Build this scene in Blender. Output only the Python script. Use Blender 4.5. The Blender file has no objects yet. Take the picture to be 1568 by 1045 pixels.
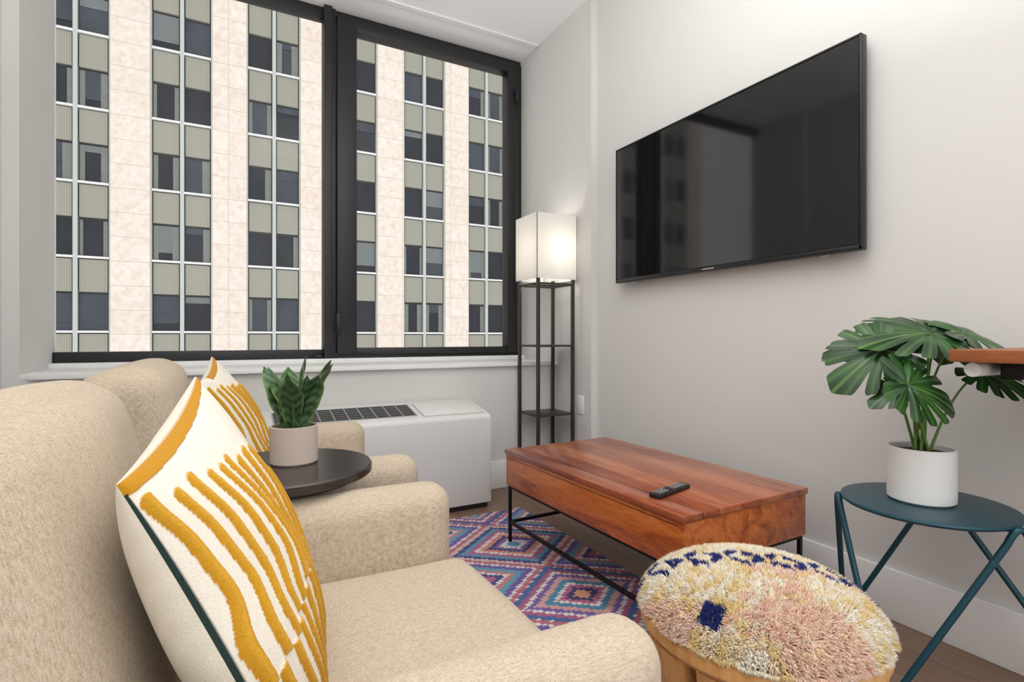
import bpy, bmesh, math, random
import numpy as np
from mathutils import Vector, Matrix
random.seed(7); rng=np.random.default_rng(7)
scene=bpy.context.scene
scene.view_settings.view_transform='Standard'
COL=scene.collection

def lin(c):
    r=[]
    for v in c:
        v=v/255.0
        r.append(v/12.92 if v<=0.04045 else ((v+0.055)/1.055)**2.4)
    return tuple(r)
def L4(c): return (*lin(c),1.0)

# ---------------------------------------------------------------- materials
class NT:
    def __init__(s,name):
        s.m=bpy.data.materials.new(name); s.m.use_nodes=True
        s.t=s.m.node_tree; s.b=s.t.nodes['Principled BSDF']; s.out=s.t.nodes['Material Output']
    def n(s,typ,**kw):
        nd=s.t.nodes.new(typ)
        for k,v in kw.items(): setattr(nd,k,v)
        return nd
    def l(s,a,b): s.t.links.new(a,b)
    def math(s,op,a,b=None,c=None):
        nd=s.n('ShaderNodeMath',operation=op)
        for i,v in enumerate((a,b,c)):
            if v is None: continue
            if isinstance(v,(int,float)): nd.inputs[i].default_value=v
            else: s.l(v,nd.inputs[i])
        return nd.outputs[0]
    def coord(s,scale=(1,1,1),rot=(0,0,0),loc=(0,0,0)):
        tc=s.n('ShaderNodeTexCoord'); mp=s.n('ShaderNodeMapping')
        mp.inputs['Scale'].default_value=scale; mp.inputs['Rotation'].default_value=rot; mp.inputs['Location'].default_value=loc
        s.l(tc.outputs['Object'],mp.inputs['Vector']); return mp.outputs[0]
    def noise(s,vec,scale,detail=3,rough=.5,dist=0):
        nd=s.n('ShaderNodeTexNoise'); nd.inputs['Scale'].default_value=scale
        nd.inputs['Detail'].default_value=detail; nd.inputs['Roughness'].default_value=rough
        nd.inputs['Distortion'].default_value=dist
        if vec is not None: s.l(vec,nd.inputs['Vector'])
        return nd.outputs['Fac']
    def ramp(s,fac,stops,interp='LINEAR'):
        nd=s.n('ShaderNodeValToRGB'); cr=nd.color_ramp; cr.interpolation=interp
        while len(cr.elements)<len(stops): cr.elements.new(0.5)
        for e,(p,c) in zip(cr.elements,stops): e.position=p; e.color=c
        s.l(fac,nd.inputs[0]); return nd.outputs[0]
    def mix(s,fac,a,b,mode='MIX'):
        nd=s.n('ShaderNodeMix',data_type='RGBA',blend_type=mode)
        if isinstance(fac,(int,float)): nd.inputs[0].default_value=fac
        else: s.l(fac,nd.inputs[0])
        for i,v in ((6,a),(7,b)):
            if isinstance(v,tuple): nd.inputs[i].default_value=v
            else: s.l(v,nd.inputs[i])
        return nd.outputs[2]
    def bump(s,h,strength=.2,dist=.002):
        nd=s.n('ShaderNodeBump'); nd.inputs['Strength'].default_value=strength; nd.inputs['Distance'].default_value=dist
        s.l(h,nd.inputs['Height']); s.l(nd.outputs[0],s.b.inputs['Normal'])
    def base(s,c,rough=.5,metal=0,coat=0,spec=.5):
        if isinstance(c,tuple): s.b.inputs['Base Color'].default_value=c
        else: s.l(c,s.b.inputs['Base Color'])
        s.b.inputs['Roughness'].default_value=rough; s.b.inputs['Metallic'].default_value=metal
        s.b.inputs['Coat Weight'].default_value=coat; s.b.inputs['Specular IOR Level'].default_value=spec

def plain(name,c,rough=.5,metal=0,var=.06,vs=6,bump=0,bs=200,coat=0,spec=.5):
    t=NT(name); v=t.coord()
    c1=L4(c); dk=tuple(x*(1-var) for x in c1[:3])+(1,)
    col=t.mix(t.noise(v,vs),dk,c1)
    t.base(col,rough,metal,coat,spec)
    if bump: t.bump(t.noise(v,bs,2),bump,.001)
    return t.m

def fabric(name,c,c2,scale=700):
    t=NT(name)
    n1=t.noise(t.coord(scale=(1,.14,1)),scale,1,.5); n3=t.noise(t.coord(scale=(.14,1,.14)),scale,1,.5)
    n2=t.noise(t.coord(),5,3)
    f=t.math('MULTIPLY',t.math('ADD',n1,n3),.5)
    col=t.ramp(f,[(.33,L4(c2)),(.62,L4(c))])
    dk=tuple(x*.88 for x in L4(c)[:3])+(1,)
    col=t.mix(t.math('MULTIPLY',n2,.3),col,dk)
    t.base(col,.95,spec=.1); t.b.inputs['Sheen Weight'].default_value=.1
    t.bump(f,.35,.001); return t.m

def wood(name,stops,axis='Y',scale=6,stretch=12,rough=.35,coat=0,plank=None,dist=1.5,bump=.03):
    t=NT(name)
    sc={'X':(1,stretch,stretch),'Y':(stretch,1,stretch),'Z':(stretch,stretch,1)}[axis]
    v=t.coord(scale=sc)
    n=t.noise(v,scale/4,6,.6,dist)
    n2=t.noise(v,scale*3,3,.6)
    f=t.math('MULTIPLY_ADD',n2,.3,t.math('MULTIPLY',n,.82))
    if plank:
        pv=t.coord(); sep=t.n('ShaderNodeSeparateXYZ'); t.l(pv,sep.inputs[0])
        a=sep.outputs['X' if axis=='Y' else 'Y']
        fl=t.math('FLOOR',t.math('DIVIDE',a,plank))
        wn=t.n('ShaderNodeTexWhiteNoise',noise_dimensions='1D'); t.l(fl,wn.inputs['W'])
        f=t.math('ADD',f,t.math('MULTIPLY_ADD',wn.outputs['Value'],.26,-.13))
    col=t.ramp(f,[(p,L4(c)) for p,c in stops])
    t.base(col,rough,coat=coat); t.b.inputs['Coat Roughness'].default_value=.2
    if bump: t.bump(n2,bump,.0005)
    return t.m

def attrmat(name,rough=.8,bump=0,bs=300,sheen=0,spec=.3,sss=0):
    t=NT(name); a=t.n('ShaderNodeAttribute',attribute_name='Col')
    t.base(a.outputs['Color'],rough,spec=spec)
    t.b.inputs['Sheen Weight'].default_value=sheen
    if bump: t.bump(t.noise(t.coord(),bs,2,.7),bump,.002)
    return t.m

M={}
M['wall']=plain('wall_paint',(218,217,214),.85,var=.012,bump=.03,bs=300)
M['ceil']=plain('ceiling_paint',(250,250,250),.9,var=.01)
M['trim']=plain('trim_white',(240,240,239),.45,var=.01)
M['black']=plain('black_aluminium',(34,34,36),.45,var=.1)
M['blackmetal']=plain('black_metal',(26,25,25),.4,.6,var=.1)
M['fabric']=fabric('linen_beige',(212,197,176),(170,153,130))
M['fabric_dk']=fabric('linen_dark',(196,180,158),(150,132,110))  # darker linen for the back frame and piping
M['ptac']=plain('enamel_white',(226,227,224),.4,var=.02)
M['ptac_dk']=plain('grille_dark',(34,34,36),.5)
M['tabletop']=wood('acacia_top',[(.28,(70,30,18)),(.42,(130,60,34)),(.55,(160,82,48)),(.75,(190,112,70))],'Y',6,9,.28,.35,plank=.106,bump=0)
M['tableside']=wood('acacia_side',[(.34,(64,26,10)),(.44,(146,66,22)),(.56,(190,98,40)),(.74,(216,132,64))],'Y',7,7,.35,.2)
M['shelfwood']=wood('walnut_shelf',[(.3,(110,58,30)),(.6,(160,92,52)),(.8,(184,116,72))],'Y',6,9,.4)
M['stump']=wood('pine_stump',[(.25,(140,88,44)),(.5,(206,150,90)),(.75,(230,184,124))],'Z',5,5,.6)
M['leg']=wood('leg_wood',[(.3,(40,24,16)),(.7,(76,46,30))],'Z',5,5,.5)
M['blacktable']=wood('ebonised_top',[(.3,(30,26,25)),(.6,(50,43,41)),(.8,(66,58,54))],'X',8,9,.3)
M['pot_beige']=plain('concrete_beige',(206,190,178),.8,var=.08,vs=40,bump=.1)
M['pot_white']=plain('matte_white_ceramic',(240,240,238),.5,var=.01)
M['soil']=plain('soil',(84,58,40),.95,var=.6,vs=90,bump=1,bs=120)
M['teal']=plain('teal_steel',(28,74,88),.35,.2,var=.05)
M['tv_body']=plain('tv_plastic',(14,14,15),.35,var=.05)
t=NT('tv_screen'); t.base((.006,.006,.007,1),.09,spec=.6); t.l(t.math('MULTIPLY_ADD',t.noise(t.coord(),2),.02,.05),t.b.inputs['Roughness']); M['screen']=t.m
M['bronze']=plain('bronze_post',(66,62,60),.4,.5,var=.1)
M['grey']=plain('grey_plastic',(160,160,160),.4)
M['rubber']=plain('remote_plastic',(28,28,30),.5)
M['stem']=plain('stem_green',(92,130,58),.5)
M['pillow']=attrmat('tufted_cotton',.95,.6,420,.1,.1)
M['wool']=attrmat('wool_pile',.95,0,0,.1,.1)
M['leaf']=attrmat('leaf_green',.3,.05,60,0,.45)
M['snake']=attrmat('snake_leaf',.4,.05,60,0,.4)

# floor planks
t=NT('floor_planks'); v=t.coord(rot=(0,0,math.pi/2))
bk=t.n('ShaderNodeTexBrick'); t.l(v,bk.inputs['Vector']); bk.inputs['Scale'].default_value=1
bk.inputs['Brick Width'].default_value=1.2; bk.inputs['Row Height'].default_value=.16; bk.inputs['Mortar Size'].default_value=.0015
bk.inputs['Color1'].default_value=L4((164,134,112)); bk.inputs['Color2'].default_value=L4((138,110,92)); bk.inputs['Mortar'].default_value=L4((62,46,38))
g=t.noise(t.coord(scale=(14,1,1)),4,5,.6,1)
col=t.mix(t.math('MULTIPLY',g,.7),bk.outputs['Color'],L4((100,76,62)))
t.base(col,.4); M['floor']=t.m

# rug
t=NT('kilim_rug'); cx,cy=.70,.56
v=t.coord(loc=(-1.196+cx/2,-1.668+cy/2,0)); sep=t.n('ShaderNodeSeparateXYZ'); t.l(v,sep.inputs[0])
def q(a,step): return t.math('MULTIPLY',t.math('FLOOR',t.math('DIVIDE',a,step)),step)
nx=t.math('DIVIDE',q(sep.outputs['X'],.0175),cx); ny=t.math('DIVIDE',q(sep.outputs['Y'],.010),cy)
fx=t.math('ABSOLUTE',t.math('SUBTRACT',t.math('FRACT',nx),.5)); fy=t.math('ABSOLUTE',t.math('SUBTRACT',t.math('FRACT',ny),.5))
d=t.math('ADD',fx,fy)
W_=(226,221,216)
A=[(0,(216,150,118)),(.06,(58,62,104)),(.11,(186,106,134)),(.16,W_),(.19,(80,138,166)),(.25,(212,166,156)),(.30,(122,96,162)),(.35,W_),(.38,(172,98,130)),(.43,(70,104,156)),(.49,W_),(.52,(126,170,186)),(.57,(186,114,146)),(.62,(68,72,120)),(.68,(214,176,160)),(.73,W_),(.76,(126,98,164)),(.82,(84,140,168)),(.88,W_),(.91,(196,124,112)),(.96,(78,88,146))]
B=[(0,(96,150,176)),(.06,W_),(.11,(138,100,164)),(.16,(62,66,112)),(.20,(210,142,124)),(.26,W_),(.29,(178,102,140)),(.35,(94,152,174)),(.40,(68,76,130)),(.45,(216,186,176)),(.50,(186,112,124)),(.55,W_),(.58,(114,94,164)),(.64,(102,160,180)),(.70,(198,132,132)),(.75,W_),(.78,(68,76,130)),(.83,(178,102,140)),(.89,(218,188,172)),(.93,(130,172,188)),(.96,(122,92,158))]
ra=t.ramp(d,[(p,L4(c)) for p,c in A],'CONSTANT'); rb=t.ramp(d,[(p,L4(c)) for p,c in B],'CONSTANT')
inner=t.math('LESS_THAN',d,.5)
idc=t.math('ADD',t.math('MULTIPLY',t.math('FLOOR',ny),3.7),t.math('MULTIPLY',inner,1.3))
wn=t.n('ShaderNodeTexWhiteNoise',noise_dimensions='1D'); t.l(idc,wn.inputs['W'])
col=t.mix(t.math('GREATER_THAN',wn.outputs['Value'],.5),ra,rb)
nz=t.noise(t.coord(),350,2)
col=t.mix(t.math('MULTIPLY',nz,.22),col,L4((140,134,160)))
t.base(col,.95,spec=.1); t.bump(nz,.5,.002); M['rug']=t.m

# facade stuff
t=NT('limestone_cladding'); v=t.coord()
bk=t.n('ShaderNodeTexBrick'); t.l(t.coord(rot=(math.pi/2,0,0)),bk.inputs['Vector']); bk.inputs['Scale'].default_value=1
bk.inputs['Brick Width'].default_value=3.0; bk.inputs['Row Height'].default_value=1.14; bk.inputs['Mortar Size'].default_value=.012; bk.offset=0
bk.inputs['Color1'].default_value=L4((236,225,213)); bk.inputs['Color2'].default_value=L4((230,217,205)); bk.inputs['Mortar'].default_value=L4((186,174,162))
nn=t.noise(v,3.0,9,.75)
col=t.mix(t.ramp(nn,[(.42,(0,0,0,1)),(.72,(.8,.8,.8,1))]),bk.outputs['Color'],L4((202,184,168)))
t.base(col,.8,spec=.2); M['stone']=t.m
t=NT('spandrel_panel'); w=t.n('ShaderNodeTexWave'); w.inputs['Scale'].default_value=3.2; t.l(t.coord(),w.inputs['Vector'])
col=t.mix(t.math('MULTIPLY',w.outputs['Fac'],.4),L4((158,155,142)),L4((124,121,110))); t.base(col,.6); M['spandrel']=t.m
M['mullion']=plain('mullion_paint',(186,192,186),.5)
M['sillw']=plain('sill_paint',(226,226,224),.5)
M['win0']=plain('office_glass_dark',(48,51,58),.25,var=.6,vs=1.2,spec=.3)
M['win1']=plain('office_glass_blue',(76,82,90),.25,var=.5,vs=1.0,spec=.3)
M['win2']=plain('office_blind',(116,122,122),.5,var=.2,vs=2)
M['win3']=plain('office_curtain',(130,134,128),.6,var=.3,vs=3)
M['gap']=plain('panel_gap_shade',(74,76,74),.6)  # dark backing whose colour stands in for shade around the inset panels

# glass
t=NT('window_glass'); tr=t.n('ShaderNodeBsdfTransparent'); gl=t.n('ShaderNodeBsdfGlossy'); gl.inputs['Roughness'].default_value=0
mx=t.n('ShaderNodeMixShader'); fr=t.n('ShaderNodeFresnel'); fr.inputs['IOR'].default_value=1.15
t.l(fr.outputs[0],mx.inputs[0]); t.l(tr.outputs[0],mx.inputs[1]); t.l(gl.outputs[0],mx.inputs[2]); t.l(mx.outputs[0],t.out.inputs['Surface']); M['glass']=t.m
# lamp shade
t=NT('lampshade_fabric'); df=t.n('ShaderNodeBsdfDiffuse'); tl=t.n('ShaderNodeBsdfTranslucent'); mx=t.n('ShaderNodeMixShader'); mx.inputs[0].default_value=.4
df.inputs[0].default_value=L4((240,240,240)); tl.inputs[0].default_value=L4((250,246,238))
t.l(df.outputs[0],mx.inputs[1]); t.l(tl.outputs[0],mx.inputs[2]); t.l(mx.outputs[0],t.out.inputs['Surface']); M['shade']=t.m
t=NT('bulb'); t.base((1,1,1,1)); t.b.inputs['Emission Color'].default_value=(1,.95,.86,1); t.b.inputs['Emission Strength'].default_value=6; M['bulb']=t.m

# ---------------------------------------------------------------- mesh helpers
def empty(name,loc=(0,0,0)):
    e=bpy.data.objects.new(name,None); e.location=loc; e.empty_display_size=.1; COL.objects.link(e); return e
def obj(name,me,parent=None,mats=(),smooth=False,angle=None):
    o=bpy.data.objects.new(name,me); COL.objects.link(o)
    for m in mats: me.materials.append(m)
    if parent: 
        o.parent=parent; o.matrix_parent_inverse=Matrix.Translation(parent.location).inverted()
    if smooth:
        for p in me.polygons: p.use_smooth=True
        if angle: me.set_sharp_from_angle(angle=math.radians(angle))
    return o
def addbox(bm,x0,x1,y0,y1,z0,z1,mi=0,mat=None):
    vs=[bm.verts.new((x,y,z)) for x in (x0,x1) for y in (y0,y1) for z in (z0,z1)]
    if mat is not None:
        for v in vs: v.co=mat@v.co
    fs=[(0,1,3,2),(4,6,7,5),(0,4,5,1),(2,3,7,6),(0,2,6,4),(1,5,7,3)]
    for f in fs:
        fc=bm.faces.new([vs[i] for i in f]); fc.material_index=mi
    return vs
def fin(bm,name,parent=None,mats=(),bevel=0,seg=3,smooth=False,angle=40):
    bmesh.ops.recalc_face_normals(bm,faces=bm.faces)
    if bevel: bmesh.ops.bevel(bm,geom=list(bm.edges),offset=bevel,segments=seg,affect='EDGES',profile=.5,clamp_overlap=True)
    me=bpy.data.meshes.new(name); bm.to_mesh(me); bm.free()
    return obj(name,me,parent,mats,smooth or bevel>0,angle)
def box(name,x0,x1,y0,y1,z0,z1,m,parent=None,bevel=0,seg=3,mat=None):
    bm=bmesh.new(); addbox(bm,x0,x1,y0,y1,z0,z1,0,mat); return fin(bm,name,parent,[m],bevel,seg)
def tube(bm,pts,r,n=10,mi=0,cap=True):
    pts=[Vector(p) for p in pts]; rings=[]; pa=None
    for i,p in enumerate(pts):
        d=(pts[min(i+1,len(pts)-1)]-pts[max(i-1,0)]).normalized()
        if pa is None:
            up=Vector((0,0,1)) if abs(d.z)<.9 else Vector((1,0,0)); a=d.cross(up).normalized()
        else: a=(pa-d*pa.dot(d)).normalized()
        pa=a; b=d.cross(a)
        rr=r[i] if isinstance(r,(list,tuple)) else r
        rings.append([bm.verts.new(p+a*rr*math.cos(2*math.pi*k/n)+b*rr*math.sin(2*math.pi*k/n)) for k in range(n)])
    for A_,B_ in zip(rings,rings[1:]):
        for k in range(n):
            f=bm.faces.new((A_[k],A_[(k+1)%n],B_[(k+1)%n],B_[k])); f.material_index=mi; f.smooth=True
    if cap:
        for R_ in (rings[0],rings[-1]):
            f=bm.faces.new(R_); f.material_index=mi
def lathe(name,prof,center,m,parent=None,n=64,mats=None,angle=35):
    bm=bmesh.new(); cx_,cy_,cz_=center; rings=[]
    for (r,z) in prof:
        if r<1e-6: rings.append([bm.verts.new((cx_,cy_,cz_+z))])
        else: rings.append([bm.verts.new((cx_+r*math.cos(2*math.pi*k/n),cy_+r*math.sin(2*math.pi*k/n),cz_+z)) for k in range(n)])
    for A_,B_ in zip(rings,rings[1:]):
        for k in range(n):
            a0=A_[k%len(A_)];a1=A_[(k+1)%n if len(A_)>1 else 0];b0=B_[k%len(B_)];b1=B_[(k+1)%n if len(B_)>1 else 0]
            vs=[];
            for v in (a0,a1,b1,b0):
                if v not in vs: vs.append(v)
            if len(vs)>2: bm.faces.new(vs)
    return fin(bm,name,parent,[m],smooth=True,angle=angle)
def rbox(name,hx,hy,hz,r,m,parent,M4,crown=(0,0,0),n=28,soft=0,puff=None):
    """rounded padded block, crown bulges faces"""
    bm=bmesh.new(); bmesh.ops.create_cube(bm,size=2)
    bmesh.ops.subdivide_edges(bm,edges=list(bm.edges),cuts=n,use_grid_fill=True)
    h=Vector((hx,hy,hz))
    for v in bm.verts:
        p=v.co.copy()
        p=Vector([math.sin(c*math.pi/2) if abs(c)<1 else c for c in p])
        s=Vector((p.x*h.x,p.y*h.y,p.z*h.z))
        q_=Vector([max(-(h[i]-r),min(h[i]-r,s[i])) for i in range(3)])
        d=s-q_
        if d.length>1e-9: d=d.normalized()*r
        o=q_+d
        bx=(1-p.y**2)*(1-p.z**2); by=(1-p.x**2)*(1-p.z**2); bz=(1-p.x**2)*(1-p.y**2)
        o.x+=crown[0]*bx*(o.x/h.x); o.y+=crown[1]*by*(o.y/h.y); o.z+=crown[2]*bz*(o.z/h.z)
        if soft: 
            o+=Vector((math.sin(o.y*17+o.z*11),math.sin(o.x*13+o.z*19),math.sin(o.x*15+o.y*12)))*soft
        v.co=M4@o
    return fin(bm,name,parent,[m],smooth=True,angle=80)
T=Matrix.Translation
def R(a,ax): return Matrix.Rotation(math.radians(a),4,ax)

# ---------------------------------------------------------------- room
CZ=3.17; YB=-1.6; JX=-.83
box('floor',-1.1,2.3,YB,3.9,-.12,0,M['floor'])
box('ceiling',-1.1,2.3,YB,3.74,CZ,CZ+.15,M['ceil'])
box('wall_right',2.08,2.3,YB,2.724,0,CZ,M['wall'])
box('wall_right_corner',2.029,2.3,2.724,3.72,0,CZ,M['wall'])
box('wall_left',-1.1,-.89,YB,3.144,0,CZ,M['wall'])
bm=bmesh.new(); addbox(bm,-1.1,2.029,3.144,3.72,0,.808); addbox(bm,-1.1,JX,3.144,3.72,.808,CZ); fin(bm,'wall_far',None,[M['wall']])
bm=bmesh.new(); addbox(bm,JX,2.029,3.144,3.62,.808,.832); addbox(bm,-.79,2.029,3.115,3.144,.808,.832); addbox(bm,JX,2.029,3.58,3.72,.832,.862); fin(bm,'trim_sill',None,[M['trim']],.002,2)
box('trim_ceiling_track',-.8,2.02,3.36,3.40,CZ-.012,CZ,M['trim'])
def baseb(name,x0,x1,y0,y1): box(name,x0,x1,y0,y1,0,.18,M['trim'],None,.004,2)
baseb('baseboard_right',2.064,2.08,YB,2.71)
baseb('baseboard_corner',2.013,2.029,2.72,3.13)
baseb('baseboard_far',-.87,2.012,3.128,3.144)
baseb('baseboard_left',-.89,-.874,YB,3.128)

# window
W=empty('window_1')
bm=bmesh.new()
Y0,Y1=3.645,3.72
addbox(bm,JX,.548,Y0,Y1,.862,.92); addbox(bm,JX,.548,Y0,Y1,3.10,CZ)
addbox(bm,.548,.60,Y0-.04,Y1,.862,CZ); addbox(bm,.60,.625,Y0-.015,Y1,.862,CZ)
addbox(bm,.625,2.029,Y0,Y1,.862,.885); addbox(bm,.625,2.029,Y0,Y1,3.135,CZ)
addbox(bm,1.975,2.029,Y0-.015,Y1,.885,3.135)
fin(bm,'frame',W,[M['black']],.003,2)
bm=bmesh.new()
addbox(bm,.632,.758,Y0-.03,Y1-.01,.888,3.13); addbox(bm,1.90,1.968,Y0-.03,Y1-.01,.888,3.13)
addbox(bm,.758,1.90,Y0-.028,Y1-.01,.888,.93); addbox(bm,.758,1.90,Y0-.028,Y1-.01,3.055,3.13)
fin(bm,'sash',W,[M['black']],.003,2)
bm=bmesh.new(); addbox(bm,.625,.65,Y0-.05,Y0-.03,1.02,1.16); addbox(bm,.63,.645,Y0-.07,Y0-.05,1.03,1.10); addbox(bm,1.96,1.985,Y0-.05,Y0-.03,2.83,2.93); addbox(bm,.49,.54,Y0-.03,Y0,.87,.885)
fin(bm,'handle',W,[M['black']],.003,2)
bm=bmesh.new(); addbox(bm,JX,.548,3.68,3.684,.92,3.10); addbox(bm,.758,1.90,3.68,3.684,.93,3.055); fin(bm,'pane',W,[M['glass']])

# building across street
bm=bmesh.new(); YF=30.5; P=4.125; z00=1.29; FH=3.42
zlo=z00-7*FH; zhi=z00+12*FH
for k in range(-6,14):
    xs=-4.83+P*k; addbox(bm,xs,xs+1.525,YF-.12,YF+1,zlo,zhi,0)
    b0=xs+1.525; b1=xs+P
    mw=.07
    addbox(bm,b0,b1,YF+.22,YF+.4,zlo,zhi,8)
    addbox(bm,b0,b0+mw,YF-.02,YF+.3,zlo,zhi,2); addbox(bm,b1-mw,b1,YF-.02,YF+.3,zlo,zhi,2)
    mid=(b0+b1)/2; addbox(bm,mid-.085,mid+.085,YF-.05,YF+.3,zlo,zhi,2)
    for r in range(-7,12):
        z0=z00+r*FH
        for (a,b) in ((b0+mw,mid-.085),(mid+.085,b1-mw)):
            addbox(bm,a+.05,b-.05,YF+.04,YF+.2,z0+1.80,z0+FH-.13,1)
            addbox(bm,a,b,YF-.04,YF+.25,z0-.08,z0+.02,3)
            addbox(bm,a+.04,b-.04,YF+.15,YF+.22,z0,z0+1.7,random.choice([4,4,4,5,5]))
            if random.random()<.45:
                hgt=random.choice([.3,.5,.9,1.3]); addbox(bm,a+.05,b-.05,YF+.12,YF+.16,z0+1.7-hgt,z0+1.7,random.choice([5,6]))
            if random.random()<.35:
                wd=(b-a)*random.uniform(.15,.35); addbox(bm,b-wd,b-.05,YF+.11,YF+.15,z0+.05,z0+1.68,7)
                if random.random()<.6: addbox(bm,a+.05,a+wd*.8,YF+.11,YF+.15,z0+.05,z0+1.68,7)
fin(bm,'office_building',None,[M['stone'],M['spandrel'],M['mullion'],M['sillw'],M['win0'],M['win1'],M['win2'],M['win3'],M['gap']])

# ---------------------------------------------------------------- rug
bm=bmesh.new(); addbox(bm,-.25,1.50,.25,2.70,0,.009); fin(bm,'kilim_rug',None,[M['rug']],.003,2)
RZ=.009

# ---------------------------------------------------------------- chairs
def chair(dy,dx=0):
    e=empty('armchair',(dx,.94+dy,0)); f=M['fabric']
    O=T((dx,dy,0))
    for nm,yc in (('arm_near',.562),('arm_far',1.328)):
        rbox(nm,.43,.062,.235,.058,f,e,O@T((.085,yc,.385)),(0,.008,.004))
    rbox('base',.42,.34,.095,.02,f,e,O@T((.07,.945,.21)),(0.006,0,0))
    rbox('seat_cushion',.33,.322,.078,.06,f,e,O@T((.215,.945,.375)),(.012,.0,.022),soft=.0015)
    rbox('back_cushion',.115,.350,.292,.085,f,e,O@T((-.235,.960,.628))@R(-14,'Y'),(.025,.0,.008),soft=.002)
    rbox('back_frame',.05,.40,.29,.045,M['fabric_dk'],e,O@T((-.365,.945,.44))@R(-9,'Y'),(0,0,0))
    # stitched piping round the seat cushion front
    bm=bmesh.new()
    pts=[(-.05+dx,1.268+dy,.395),(.49+dx,1.268+dy,.395)]
    tube(bm,[(.545+dx,y+dy,.383) for y in np.linspace(.69,1.20,6)],.0028,8)
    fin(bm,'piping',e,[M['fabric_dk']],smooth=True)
    bm=bmesh.new()
    for x in (-.3,.45):
        for y in (.56,1.33):
            vs=addbox(bm,x-.022+dx,x+.022+dx,y-.022+dy,y+.022+dy,RZ,.155)
            for v in vs:
                if v.co.z<.05: v.co.x=x+dx+(v.co.x-x-dx)*.65; v.co.y=y+dy+(v.co.y-y-dy)*.65
    fin(bm,'leg_set',e,[M['leg']],.004,2)
chair(0); chair(1.12,.03)

# pillows
def pillow(Ft,a,b,T0=.072,var=0,name='throw_pillow',back=1.5):
    Ft=Vector(Ft);a=Vector(a);b=Vector(b)
    n=a.cross(b).normalized(); N=330
    verts=[];cols=[];faces=[]
    cream=np.array(lin((240,233,219))); mus=np.array(lin((196,140,30))); mus2=np.array(lin((226,174,62))); grn=np.array(lin((44,62,58)))
    for side in (1,-1):
        base=len(verts)
        for i in range(N+1):
            for j in range(N+1):
                x=-1+2*i/N; y=-1+2*j/N
                x=math.sin(x*math.pi/2)*.3+x*.7; y=math.sin(y*math.pi/2)*.3+y*.7
                p=(x+1)/2; qq=(y+1)/2
                xx=x*(1-.06*(1-y*y)); yy=y*(1-.06*(1-x*x))
                th=T0*(max(0,(1-x*x)*(1-y*y)))**.5
                if side==-1: th*=back
                th+= .004*math.sin(9*x+4*y)*(1-x*x)*(1-y*y)
                c=cream*(1+.02*math.sin(40*y+5*math.sin(7*x)))
                if side==1:
                    q0=.05+.24*(1-p)**1.1+(.60*max(0,.34-p)/.34)
                    shf=qq>=.62+.008*math.sin(p*40)
                    P_=p*13+.5*shf+.15*math.sin(qq*13+p*4)+.04*math.sin(qq*31+p*9)
                    ph=P_%1
                    dd=abs(ph-.5)
                    q0+=.012*math.sin(math.floor(P_)*2.4)+.02*(dd/.22)**2
                    if .001<qq<.014+.020*p and not(var and p>.8):
                        c=mus*(.92+.14*random.random()); th+=.002*min(1,(1-x*x)*30)
                    elif qq>q0:
                        if dd<.235:
                            k=1-dd/.235
                            c=mus*(1-.7*k)+mus2*(.7*k); c=c*(.92+.14*random.random()); th+=.0045*min(1,k*1.6)*min(1,(1-x*x)*12)+.0009*random.random()
                        else:
                            c=cream*(.98+.04*random.random())
                    if p>.9965 and qq>.03: c=grn
                pos=Ft+a*((xx+1)/2)+b*((yy+1)/2)+n*(side*th)
                verts.append(pos); cols.append((*c,1))
        for i in range(N):
            for j in range(N):
                k=base+i*(N+1)+j; f=(k,k+N+1,k+N+2,k+1)
                faces.append(f if side==1 else f[::-1])
    me=bpy.data.meshes.new(name); me.from_pydata(verts,[],faces)
    at=me.color_attributes.new('Col','FLOAT_COLOR','POINT'); at.data.foreach_set('color',np.array(cols,dtype=np.float32).ravel())
    o=obj(name,me,None,[M['pillow']],True); return o
pillow((-.053,1.10,.93),(-.045,-.455,-.075),(.19,-.0,-.435),back=1.4)
pillow((-.055,2.22,.93),(-.02,-.45,-.06),(.20,-.01,-.43),var=1,back=1.1)

# ---------------------------------------------------------------- side table + snake plant
e=empty('round_side_table',(.13,1.5,0)); c=(.13,1.5)
lathe('top',[(0,0),(.19,0),(.2,-.004),(.2,-.012),(.215,-.012),(.22,-.008),(.22,.008),(.216,.012),(0,.012)][::-1],(c[0],c[1],.653),M['blacktable'],e)
lathe('tray_ring',[(0,0),(.185,0),(.19,.004),(.19,.012),(0,.012)][::-1],(c[0],c[1],.628),M['blacktable'],e)
lathe('stem',[(0,0),(.016,0),(.016,.62),(0,.62)][::-1],(c[0],c[1],.012),M['blackmetal'],e,24)
lathe('foot',[(0,0),(.095,0),(.095,.01),(0,.014)][::-1],(c[0],c[1],RZ),M['blackmetal'],e)
TZ=.665
e=empty('potted_snake_plant',(.155,1.53,TZ)); c=(.155,1.53)
lathe('pot',[(0,0),(.056,0),(.060,.004),(.060,.098),(.057,.100),(.054,.098),(.054,.085),(0,.085)],(c[0],c[1],TZ),M['pot_beige'],e)
lathe('soil',[(.0,.001),(.05,.0)],(c[0],c[1],TZ+.086),M['soil'],e)
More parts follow.
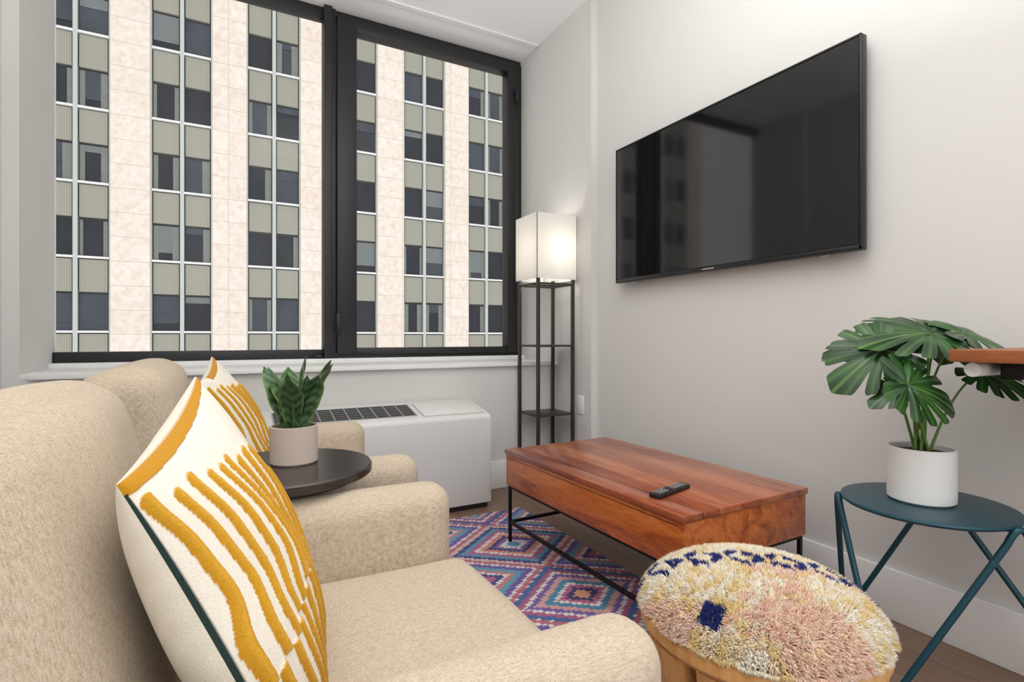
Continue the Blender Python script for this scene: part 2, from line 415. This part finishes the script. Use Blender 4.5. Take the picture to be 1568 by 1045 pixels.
def blade(verts,cols,faces,base,ang,lean,Ln,wd,twist):
    b0=len(verts); ns,nw=24,10
    d=Vector((math.cos(ang),math.sin(ang),0)); s=Vector((-math.sin(ang+twist),math.cos(ang+twist),0)); 
    for i in range(ns+1):
        tt=i/ns; cpos=Vector(base)+Vector((0,0,1))*Ln*tt*(1-.18*lean*tt)+d*(Ln*lean*tt**1.4)
        w=wd*(.55+.9*math.sin(min(1,tt*1.0)*math.pi*.62))*(1 if tt<.6 else max(0,1-((tt-.6)/.4)**1.8))
        w=max(w,.0004)
        for j in range(nw+1):
            x=-1+2*j/nw; pos=cpos+s*(x*w*.5)+d*(-.35*w*.5*(1-x*x)) + d*.003*math.sin(tt*14+x*2)
            verts.append(pos)
            k=.5+.5*math.sin(tt*40+2.2*math.sin(x*4+ang*3)); k=k**1.5
            g=np.array(lin((40,74,44)))*(1-k*.6)+np.array(lin((116,146,100)))*k*.6
            if abs(x)>.85: g=np.array(lin((124,148,86)))
            cols.append((*g,1))
    for i in range(ns):
        for j in range(nw):
            k=b0+i*(nw+1)+j; faces.append((k,k+1,k+nw+2,k+nw+1))
V=[];C=[];F=[]
for i in range(14):
    an=i*2.4+.3; ring=.012+.02*(i%3)/2; lean=.10+.24*(i%4)*.85; Ln=.20-.016*(i%5)+.01*random.random()
    blade(V,C,F,(c[0]+ring*math.cos(an),c[1]+ring*math.sin(an),TZ+.08),an,lean,Ln,.040+.006*(i%3),random.uniform(-.5,.5))
me=bpy.data.meshes.new('leaves'); me.from_pydata(V,[],F); at=me.color_attributes.new('Col','FLOAT_COLOR','POINT'); at.data.foreach_set('color',np.array(C,dtype=np.float32).ravel())
obj('leaves',me,e,[M['snake']],True)

# ---------------------------------------------------------------- PTAC
e=empty('wall_air_conditioner',(.76,2.97,0))
bm=bmesh.new(); prof=[(2.80,.035),(2.80,.528),(2.806,.542),(2.822,.550),(3.127,.610),(3.127,.035)]
A_=[bm.verts.new((.15,y,z)) for y,z in prof]; B_=[bm.verts.new((1.36,y,z)) for y,z in prof]
bm.faces.new(A_); bm.faces.new(B_[::-1])
for k in range(len(prof)): bm.faces.new((A_[k],A_[(k+1)%6],B_[(k+1)%6],B_[k]))
fin(bm,'cabinet',e,[M['ptac']],.004,2)
MS=T((0,2.822,.550))@R(math.degrees(math.atan(.06/.305)),'X')
bm=bmesh.new(); addbox(bm,.2,.93,.05,.24,-.004,.0035,0,MS); fin(bm,'grille_bed',e,[M['ptac_dk']])
bm=bmesh.new()
for y in np.linspace(.05,.24,7): addbox(bm,.2,.93,y-.0010,y+.0010,.0,.0050,0,MS)
for x in np.linspace(.2,.93,11): addbox(bm,x-.003,x+.003,.048,.242,.0,.0055,0,MS)
fin(bm,'grille_bars',e,[M['grey']])
bm=bmesh.new(); addbox(bm,.97,1.33,.03,.26,.0,.004,0,MS); fin(bm,'control_door',e,[M['ptac']],.002,2)
bm=bmesh.new(); addbox(bm,.965,1.335,.025,.265,-.002,.0008,0,MS); fin(bm,'door_seam',e,[M['grey']])
bm=bmesh.new(); addbox(bm,1.352,1.362,2.80,3.12,.04,.54); fin(bm,'end_cap',e,[M['ptac']],.003,2)
bm=bmesh.new(); addbox(bm,.18,1.35,2.83,3.12,0,.04); fin(bm,'toe_kick',e,[M['ptac_dk']])

# ---------------------------------------------------------------- lamp
e=empty('shelf_floor_lamp',(1.85,3.0,0)); x0,x1,y0,y1=1.722,1.985,2.865,3.105
bm=bmesh.new()
for x in (x0,x1):
    for y in (y0,y1): addbox(bm,x-.010,x+.010,y-.010,y+.010,0,1.39)
for z in (.04,1.345):
    for y in (y0,y1): addbox(bm,x0,x1,y-.006,y+.006,z-.006,z+.006)
    for x in (x0,x1): addbox(bm,x-.006,x+.006,y0,y1,z-.006,z+.006)
addbox(bm,x0,x1,(y0+y1)/2-.006,(y0+y1)/2+.006,1.339,1.351)
fin(bm,'posts',e,[M['bronze']],.002,2)
bm=bmesh.new()
for z in (.07,.50,.945): addbox(bm,x0-.006,x1+.006,y0-.006,y1+.006,z-.006,z+.006)
fin(bm,'shelves',e,[M['bronze']],.002,2)
g=.02; bm=bmesh.new()
addbox(bm,x0-g,x1+g,y0-g,y0-g+.003,1.375,1.79); addbox(bm,x0-g,x1+g,y1+g-.003,y1+g,1.375,1.79)
addbox(bm,x0-g,x0-g+.003,y0-g,y1+g,1.375,1.79); addbox(bm,x1+g-.003,x1+g,y0-g,y1+g,1.375,1.79)
fin(bm,'shade',e,[M['shade']])
lc=((x0+x1)/2,(y0+y1)/2)
lathe('socket',[(0,0),(.018,0),(.018,.07),(0,.07)],(lc[0],lc[1],1.35),M['trim'],e,20)
lathe('bulb',[(0,0),(.014,.01),(.03,.05),(.032,.075),(.022,.1),(0,.11)],(lc[0],lc[1],1.42),M['bulb'],e,24)
ld=bpy.data.lights.new('lamp_light','POINT'); ld.energy=2.0; ld.shadow_soft_size=.035; ld.color=(1,.95,.88)
lo=bpy.data.objects.new('lamp_light',ld); lo.location=(lc[0]+.03,lc[1]-.03,1.58); COL.objects.link(lo); lo.parent=e; lo.matrix_parent_inverse=Matrix.Translation(e.location).inverted()

bm=bmesh.new(); addbox(bm,2.022,2.029,2.80,2.875,.50,.62); fin(bm,'wall_outlet',None,[M['trim']],.002,2)

# ---------------------------------------------------------------- TV
e=empty('wall_mounted_television',(2.03,1.77,1.7)); ty0,ty1,tz0,tz1=1.085,2.455,1.318,2.10
box('body',2.012,2.045,ty0,ty1,tz0,tz1,M['tv_body'],e,.003,2)
box('screen',2.0095,2.013,ty0+.010,ty1-.010,tz0+.022,tz1-.010,M['screen'],e)
bm=bmesh.new(); addbox(bm,2.007,2.012,ty0,ty1,tz0,tz0+.018); addbox(bm,2.007,2.012,ty0,ty1,tz1-.008,tz1); addbox(bm,2.007,2.012,ty0,ty0+.008,tz0,tz1); addbox(bm,2.007,2.012,ty1-.008,ty1,tz0,tz1)
fin(bm,'bezel',e,[M['tv_body']],.0015,2)
bm=bmesh.new(); addbox(bm,2.005,2.0075,1.74,1.81,tz0+.006,tz0+.012); addbox(bm,2.02,2.035,1.21,1.24,tz0-.01,tz0); addbox(bm,2.02,2.035,2.28,2.31,tz0-.01,tz0); fin(bm,'badge',e,[M['grey']])
bm=bmesh.new(); addbox(bm,2.045,2.08,1.5,2.05,1.5,1.9); fin(bm,'wall_bracket',e,[M['blackmetal']])

# ---------------------------------------------------------------- coffee table
cm=T((1.517,1.735,0))@R(1.5,'Z'); e=empty('coffee_table',(1.517,1.735,0))
hx,hy=.318,.562
box('box_body',-hx+.006,hx-.006,-hy+.006,hy-.006,.285,.432,M['tableside'],e,.002,2,cm)
bm=bmesh.new(); addbox(bm,-hx,-hx+.085,-hy,hy,.434,.456,0,cm); addbox(bm,-hx+.089,hx,-hy,hy,.434,.456,0,cm); fin(bm,'top',e,[M['tabletop']],.0025,2)
box('lift_mechanism',-hx+.03,hx-.03,-hy+.03,hy-.03,.430,.436,M['leg'],e,0,2,cm)
bm=bmesh.new(); addbox(bm,-hx+.0045,-hx+.0062,-hy+.03,hy-.03,.418,.420,0,cm); fin(bm,'drawer_gap',e,[M['leg']])
bm=bmesh.new(); r=.007
def rod(x0,x1,y0,y1,z0,z1): addbox(bm,x0,x1,y0,y1,z0,z1,0,cm)
ix,iy=hx-.02,hy-.02
for sx in (-1,1):
    for sy in (-1,1): rod(sx*ix-r,sx*ix+r,sy*iy-r,sy*iy+r,RZ,.286)
    rod(sx*ix-r,sx*ix+r,-iy,iy,.098,.112)
    rod(sx*ix-r,sx*ix+r,-iy,iy,.272,.286)
for sy in (-1,1):
    rod(-ix,ix,sy*iy-r,sy*iy+r,.098,.112); rod(-ix,ix,sy*iy-r,sy*iy+r,.272,.286)
fin(bm,'metal_frame',e,[M['blackmetal']],.001,1)
# remote
rm=T((1.363,1.372,.4565))@R(14,'Z'); e=empty('remote_control',(1.363,1.372,.456))
box('case',-.1,.1,-.022,.022,0,.016,M['rubber'],e,.005,3,rm)
bm=bmesh.new()
for i in range(11):
    for j in range(3):
        if i in (4,5): continue
        addbox(bm,-.085+i*.0155,-.077+i*.0155,-.014+j*.011,-.007+j*.011,.0155,.0178,0,rm)
fin(bm,'buttons',e,[M['grey']])
lathe('dpad',[(0,.003),(.012,.003),(.014,0)],tuple((rm@Vector((-.013,0,.0158)))),M['blackmetal'],e,24)

# ---------------------------------------------------------------- pouf
pc=Vector((1.02,.77,0)); e=empty('wool_stool',tuple(pc))
lathe('seat_ring',[(0,.36),(.22,.36),(.238,.364),(.247,.375),(.247,.395),(.240,.405),(.22,.408),(0,.408)],(pc.x,pc.y,0),M['stump'],e,96)
bm=bmesh.new()
NL=9
for k in range(NL):
    a0=2*math.pi*k/NL+.12
    ring=[]
    for z,w,ro,ri in ((RZ,.20,.185,.10),(.12,.21,.20,.09),(.25,.26,.225,.08),(.362,.29,.242,.07)):
        rr=[]
        for s_ in np.linspace(-1,1,7): rr.append(bm.verts.new((pc.x+ro*math.cos(a0+w*s_)*(1-.03*s_*s_),pc.y+ro*math.sin(a0+w*s_)*(1-.03*s_*s_),z)))
        for s_ in np.linspace(1,-1,7): rr.append(bm.verts.new((pc.x+ri*math.cos(a0+w*s_),pc.y+ri*math.sin(a0+w*s_),z)))
        ring.append(rr)
    for A_,B_ in zip(ring,ring[1:]):
        for i in range(14): bm.faces.new((A_[i],A_[(i+1)%14],B_[(i+1)%14],B_[i]))
    bm.faces.new(ring[0]); bm.faces.new(ring[-1])
fin(bm,'carved_leg_set',e,[M['stump']],smooth=True,angle=35)
RM=.238; DH=.088
def dome(r,h=DH,z=.408,rm_=RM):
    x=min(1,r/rm_); return z+h*(1-x**2.3)**.6 if x<1 else z
bm=bmesh.new(); rings=[]; n=64
rs=list(np.linspace(.0,RM,24))
for r_ in rs:
    z=dome(r_); rings.append([bm.verts.new((pc.x+max(r_,.001)*math.cos(2*math.pi*k/n),pc.y+max(r_,.001)*math.sin(2*math.pi*k/n),z)) for k in range(n)])
for A_,B_ in zip(rings,rings[1:]):
    for k in range(n): bm.faces.new((A_[k],B_[k],B_[(k+1)%n],A_[(k+1)%n]))
fin(bm,'cushion',e,[M['pot_beige']],smooth=True)
NS=80000
Rv=np.array([.8815,-.4723]); Fv=np.array([.4723,.8815])
rr_=(RM+.003)*np.sqrt(rng.random(NS)); an=rng.uniform(0,2*np.pi,NS)
rr_=np.where(rng.random(NS)<.10,RM,rr_); rcl=np.minimum(rr_,RM)
xs_=rcl*np.cos(an); ys_=rcl*np.sin(an)
xr=np.minimum(1,rcl/RM); zz=.408+DH*np.maximum(0,(1-xr**2.3))**.6
kk_=xr**4
rad=np.stack([np.cos(an),np.sin(an),0*an],1)
nrm=rad*(kk_*.8)[:,None]; nrm[:,2]+=1-kk_*.75
rnd=rng.normal(size=(NS,3))*np.array([.2,.2,.08])
NCl=1100; cr_=RM*np.sqrt(rng.random(NCl)); ca=rng.uniform(0,2*np.pi,NCl); cxy=np.stack([cr_*np.cos(ca),cr_*np.sin(ca)],1)
P2=np.stack([xs_,ys_],1); idx=np.empty(NS,int)
for s0 in range(0,NS,4000):
    dm=((P2[s0:s0+4000,None,:]-cxy[None])**2).sum(2); idx[s0:s0+4000]=dm.argmin(1)
cdir=(cxy[idx]-P2)*30; cl_ang=rng.uniform(0,2*np.pi,NCl); lean=np.stack([np.cos(cl_ang),np.sin(cl_ang)],1)[idx]*.28
d=nrm+rnd; d[:,:2]+=cdir+lean+np.array([-.06,-.15])
d/=np.linalg.norm(d,axis=1)[:,None]
Ln=rng.uniform(.013,.022,NS); wv=rng.uniform(.0010,.0018,NS)
p0=np.stack([pc.x+xs_,pc.y+ys_,zz-.004],1); p1=p0+d*(Ln*.55)[:,None]
d2=d+rnd*.4; d2[:,2]-=.45; d2/=np.linalg.norm(d2,axis=1)[:,None]; p2=p1+d2*(Ln*.45)[:,None]
PT=p1[:,:2]*.5+p2[:,:2]*.5-np.array([pc.x,pc.y])
a_=PT@Rv; b_=PT@Fv
cr=np.array(lin((252,234,200))); pk=np.array(lin((246,206,186))); nv=np.array(lin((40,50,120))); wh=np.array(lin((254,246,228))); yl=np.array(lin((246,220,160)))
col=np.tile(cr,(NS,1)); rsel=rng.random(NS); clr=rng.random(NCl)[idx]
col[clr<.35]=wh; col[clr>.75]=yl
pkn=np.sin(a_*19+1)+np.sin(b_*23+a_*11)+.6*np.sin(clr*40)
mpk=(b_<-.01)&(pkn>.2)&(rsel<.8); col[mpk]=pk
bb=b_+.24*a_-.030
def triw(x): x=x%1; return 1-4*np.abs(x-.5)
z1=.038*triw(a_/.17+.1)
m=(np.abs(bb-z1)<.0135)|(np.abs(bb+z1)<.0135)
m&=(np.sin(a_*150)>-.75)
m|=(np.abs(a_+.15)+np.abs(b_+.135)<.032)
col[m]=nv
print('navy strands',int(m.sum()), float(bb.min()),float(bb.max()))
col=col*rng.uniform(.92,1.04,NS)[:,None]; col=np.minimum(col,1)
ax=np.cross(d,np.array([.3,.5,.8])); ax/=np.linalg.norm(ax,axis=1)[:,None]; bx=np.cross(d,ax)
VV=np.empty((NS,7,3))
for kk in range(3):
    th=2*math.pi*kk/3; o_=ax*math.cos(th)+bx*math.sin(th)
    VV[:,kk]=p0+o_*wv[:,None]; VV[:,3+kk]=p1+o_*(wv*.9)[:,None]
VV[:,6]=p2
base_=np.arange(NS)*7; F=[]
for kk in range(3):
    q4=np.stack([base_+kk,base_+(kk+1)%3,base_+3+(kk+1)%3,base_+3+kk],1).tolist(); t3=np.stack([base_+3+kk,base_+3+(kk+1)%3,base_+6],1).tolist(); F+=q4; F+=t3
me=bpy.data.meshes.new('wool_pile'); me.from_pydata(VV.reshape(-1,3).tolist(),[],F)
CC=np.ones((NS,7,4),dtype=np.float32); CC[:,:,:3]=col[:,None,:]
at=me.color_attributes.new('Col','FLOAT_COLOR','POINT'); at.data.foreach_set('color',CC.ravel())
obj('wool_pile',me,e,[M['wool']],True)

# ---------------------------------------------------------------- teal side table
tc_=(1.757,.775); e=empty('teal_accent_table',(tc_[0],tc_[1],0)); TT=.53
lathe('top',[(0,-.014),(.200,-.014),(.206,-.010),(.208,-.006),(.206,-.001),(.200,.0),(0,.0)],(tc_[0],tc_[1],TT),M['teal'],e,96)
ap=[Vector((1.735,.560,0)),Vector((1.640,.958,0)),Vector((1.965,.835,0))]
ft=[Vector((1.55,.775,0)),Vector((1.95,.44,0)),Vector((1.93,1.10,0))]
pairs=[(0,0,1),(1,0,2),(2,1,2)]
bm=bmesh.new(); rr=.0085
for ai,f0,f1 in pairs:
    A0=ap[ai]; a=ft[f0]; b=ft[f1]; pts=[]
    top=TT+.004
    pts.append(Vector((a.x,a.y,.008)))
    m0=Vector((a.x,a.y,.01)).lerp(Vector((A0.x,A0.y,top)),.90); m1=Vector((b.x,b.y,.01)).lerp(Vector((A0.x,A0.y,top)),.90)
    pts.append(m0)
    ctr=Vector((A0.x,A0.y,top+.026))
    for s_ in np.linspace(.1,.9,9): pts.append(m0*(1-s_)**2+ctr*2*s_*(1-s_)+m1*s_**2)
    pts.append(m1); pts.append(Vector((b.x,b.y,.008)))
    tube(bm,pts,rr,12)
    d_=(A0-Vector((tc_[0],tc_[1],0))).normalized()
    tube(bm,[Vector((tc_[0],tc_[1],TT-.02))+d_*.15,Vector((A0.x,A0.y,TT-.012))],rr*.8,10)
fin(bm,'rod_legs',e,[M['teal']],smooth=True,angle=60)

# monstera
mc=(1.765,.79); e=empty('potted_monstera',(mc[0],mc[1],TT))
lathe('pot',[(0,.001),(.074,.001),(.081,.006),(.082,.02),(.082,.152),(.079,.155),(.075,.152),(.075,.135),(0,.135)],(mc[0],mc[1],TT),M['pot_white'],e)
lathe('soil',[(0,.012),(.03,.010),(.06,.004),(.074,.0)],(mc[0],mc[1],TT+.137),M['soil'],e)
leaves=[((1.75,.76,1.010),(-.88,.47,.02),(-.25,-.40,.88),.185),
 ((1.84,.72,1.012),(.75,-.40,-.12),(-.1,-.40,.88),.16),
 ((1.635,.83,.965),(-.80,.40,-.62),(-.4,-.5,.7),.17),
 ((1.585,.74,.875),(.75,-.50,-.30),(-.55,-.55,.65),.155),
 ((1.84,.86,1.035),(-.7,.45,.10),(-.2,-.3,.9),.14),
 ((1.90,.70,.90),(.3,-.7,-.3),(-.3,-.4,.8),.13),
 ((1.70,.90,.975),(-.8,.5,-.10),(-.3,-.2,.9),.13),
 ((1.88,.80,1.0),(.5,.1,-.25),(-.3,-.3,.9),.13),
 ((1.62,.78,.86),(-.75,.3,-.35),(-.4,-.3,.8),.09)]
V=[];C=[];F=[]
g1=np.array(lin((20,52,22)));g2=np.array(lin((50,96,38)));g3=np.array(lin((108,150,72)))
bm=bmesh.new()
for li,(o_,dv,nv_,sz) in enumerate(leaves):
    o_=Vector(o_); dv=Vector(dv).normalized(); nn_=Vector(nv_); nn_=(nn_-dv*nn_.dot(dv)).normalized(); sv=nn_.cross(dv)
    NA,NR=200,8; b0=len(V)
    for i in range(NR+1):
        for j in range(NA):
            th=-180+360*(j+.5)/NA; ath=abs(th)
            r_=np.interp(ath,[0,12,30,60,95,135,160,172,180],[1.02,.93,.84,.74,.66,.60,.48,.30,.06])
            nt=0
            for m_ in (22,44,68,94,122): nt=max(nt,math.exp(-((ath-m_)/3.0)**2))
            rr_=r_*(1-(.5 if sz>.13 else .35)*nt)*i/NR*sz
            x=rr_*math.cos(math.radians(th)); y=rr_*math.sin(math.radians(th))
            yn=y/sz;xn=x/sz
            z=-.28*sz*max(0,xn)**2-.34*sz*yn*yn+.16*sz*abs(yn)+.012*sz*math.sin(ath*.15+li)
            V.append(o_+dv*x+sv*y+nn_*z)
            vein=0
            if abs(yn)<.018: vein=1
            for m_ in (11,33,56,81,108,138): vein=max(vein,.7*math.exp(-((ath-m_)/1.6)**2))
            k=.5+.5*math.sin(xn*7+yn*5+li*2); base_=g1*(1-k*.6)+g2*k*.6
            C.append((*(base_*(1-vein*.5)+g3*vein*.5),1))
    for i in range(NR):
        for j in range(NA):
            if j==NA-1: continue
            k=b0+i*NA+j; F.append((k,k+NA,k+NA+1,k+1))
    s0=Vector((mc[0]+.02*math.cos(li*2.3),mc[1]+.02*math.sin(li*2.3),TT+.14)); m_=s0.lerp(o_,.45); m_.z=s0.z+(o_.z-s0.z)*.85
    pts=[s0*(1-s_)**2+m_*2*s_*(1-s_)+o_*s_**2 for s_ in np.linspace(0,1,12)]
    tube(bm,pts,[.0042-.0018*s_ for s_ in np.linspace(0,1,12)],8)
me=bpy.data.meshes.new('leaves'); me.from_pydata(V,[],F); at=me.color_attributes.new('Col','FLOAT_COLOR','POINT'); at.data.foreach_set('color',np.array(C,dtype=np.float32).ravel())
obj('leaves',me,e,[M['leaf']],True)
fin(bm,'stem_set',e,[M['stem']],smooth=True)

# ---------------------------------------------------------------- wall desk at right
e=empty('wall_mounted_desk',(1.85,.2,.95))
box('slab',1.62,2.079,-.5,.665,.938,.970,M['shelfwood'],e,.004,2)
bm=bmesh.new(); tube(bm,[(1.66,.63,.918),(2.075,.63,.918)],.018,20); tube(bm,[(1.70,-.4,.918),(2.075,-.4,.918)],.018,20); fin(bm,'support_tube',e,[M['trim']],smooth=True,angle=50)
bm=bmesh.new(); addbox(bm,1.70,2.079,.55,.59,.895,.938); addbox(bm,2.05,2.079,.55,.59,.6,.9); addbox(bm,2.05,2.079,-.42,-.38,.6,.93); fin(bm,'bracket',e,[M['blackmetal']],.003,2)

# ---------------------------------------------------------------- light
w=bpy.data.worlds.new('world'); scene.world=w; w.use_nodes=True
bg=w.node_tree.nodes['Background']; bg.inputs[0].default_value=(.98,.985,1,1); bg.inputs[1].default_value=1.3
def area(name,loc,rot,sx,sy,en,col=(1,.99,.98)):
    d=bpy.data.lights.new(name,'AREA'); d.shape='RECTANGLE'; d.size=sx; d.size_y=sy; d.energy=en; d.color=col
    o=bpy.data.objects.new(name,d); o.location=loc; o.rotation_euler=[math.radians(a) for a in rot]; COL.objects.link(o)
area('ceiling_lamp_light',(.9,1.2,3.13),(0,0,0),1.2,1.2,8)
area('ceiling_fill_light',(.2,.5,1.9),(184,0,0),1.4,1.4,62)  # unseen fill pointing up, added to brighten the ceiling
area('rear_fill_light',(.3,-1.3,2.3),(70,0,-15),1.8,1.2,10)  # unseen fill behind the camera, added to lift the room

cam=bpy.data.cameras.new('camera'); co=bpy.data.objects.new('camera',cam); COL.objects.link(co)
co.location=(0,0,1.0); co.rotation_euler=(math.radians(90),0,math.radians(-28.18)); cam.lens=18.6; cam.sensor_width=36; cam.shift_y=-.0035; cam.clip_start=.02; cam.clip_end=300
scene.camera=co
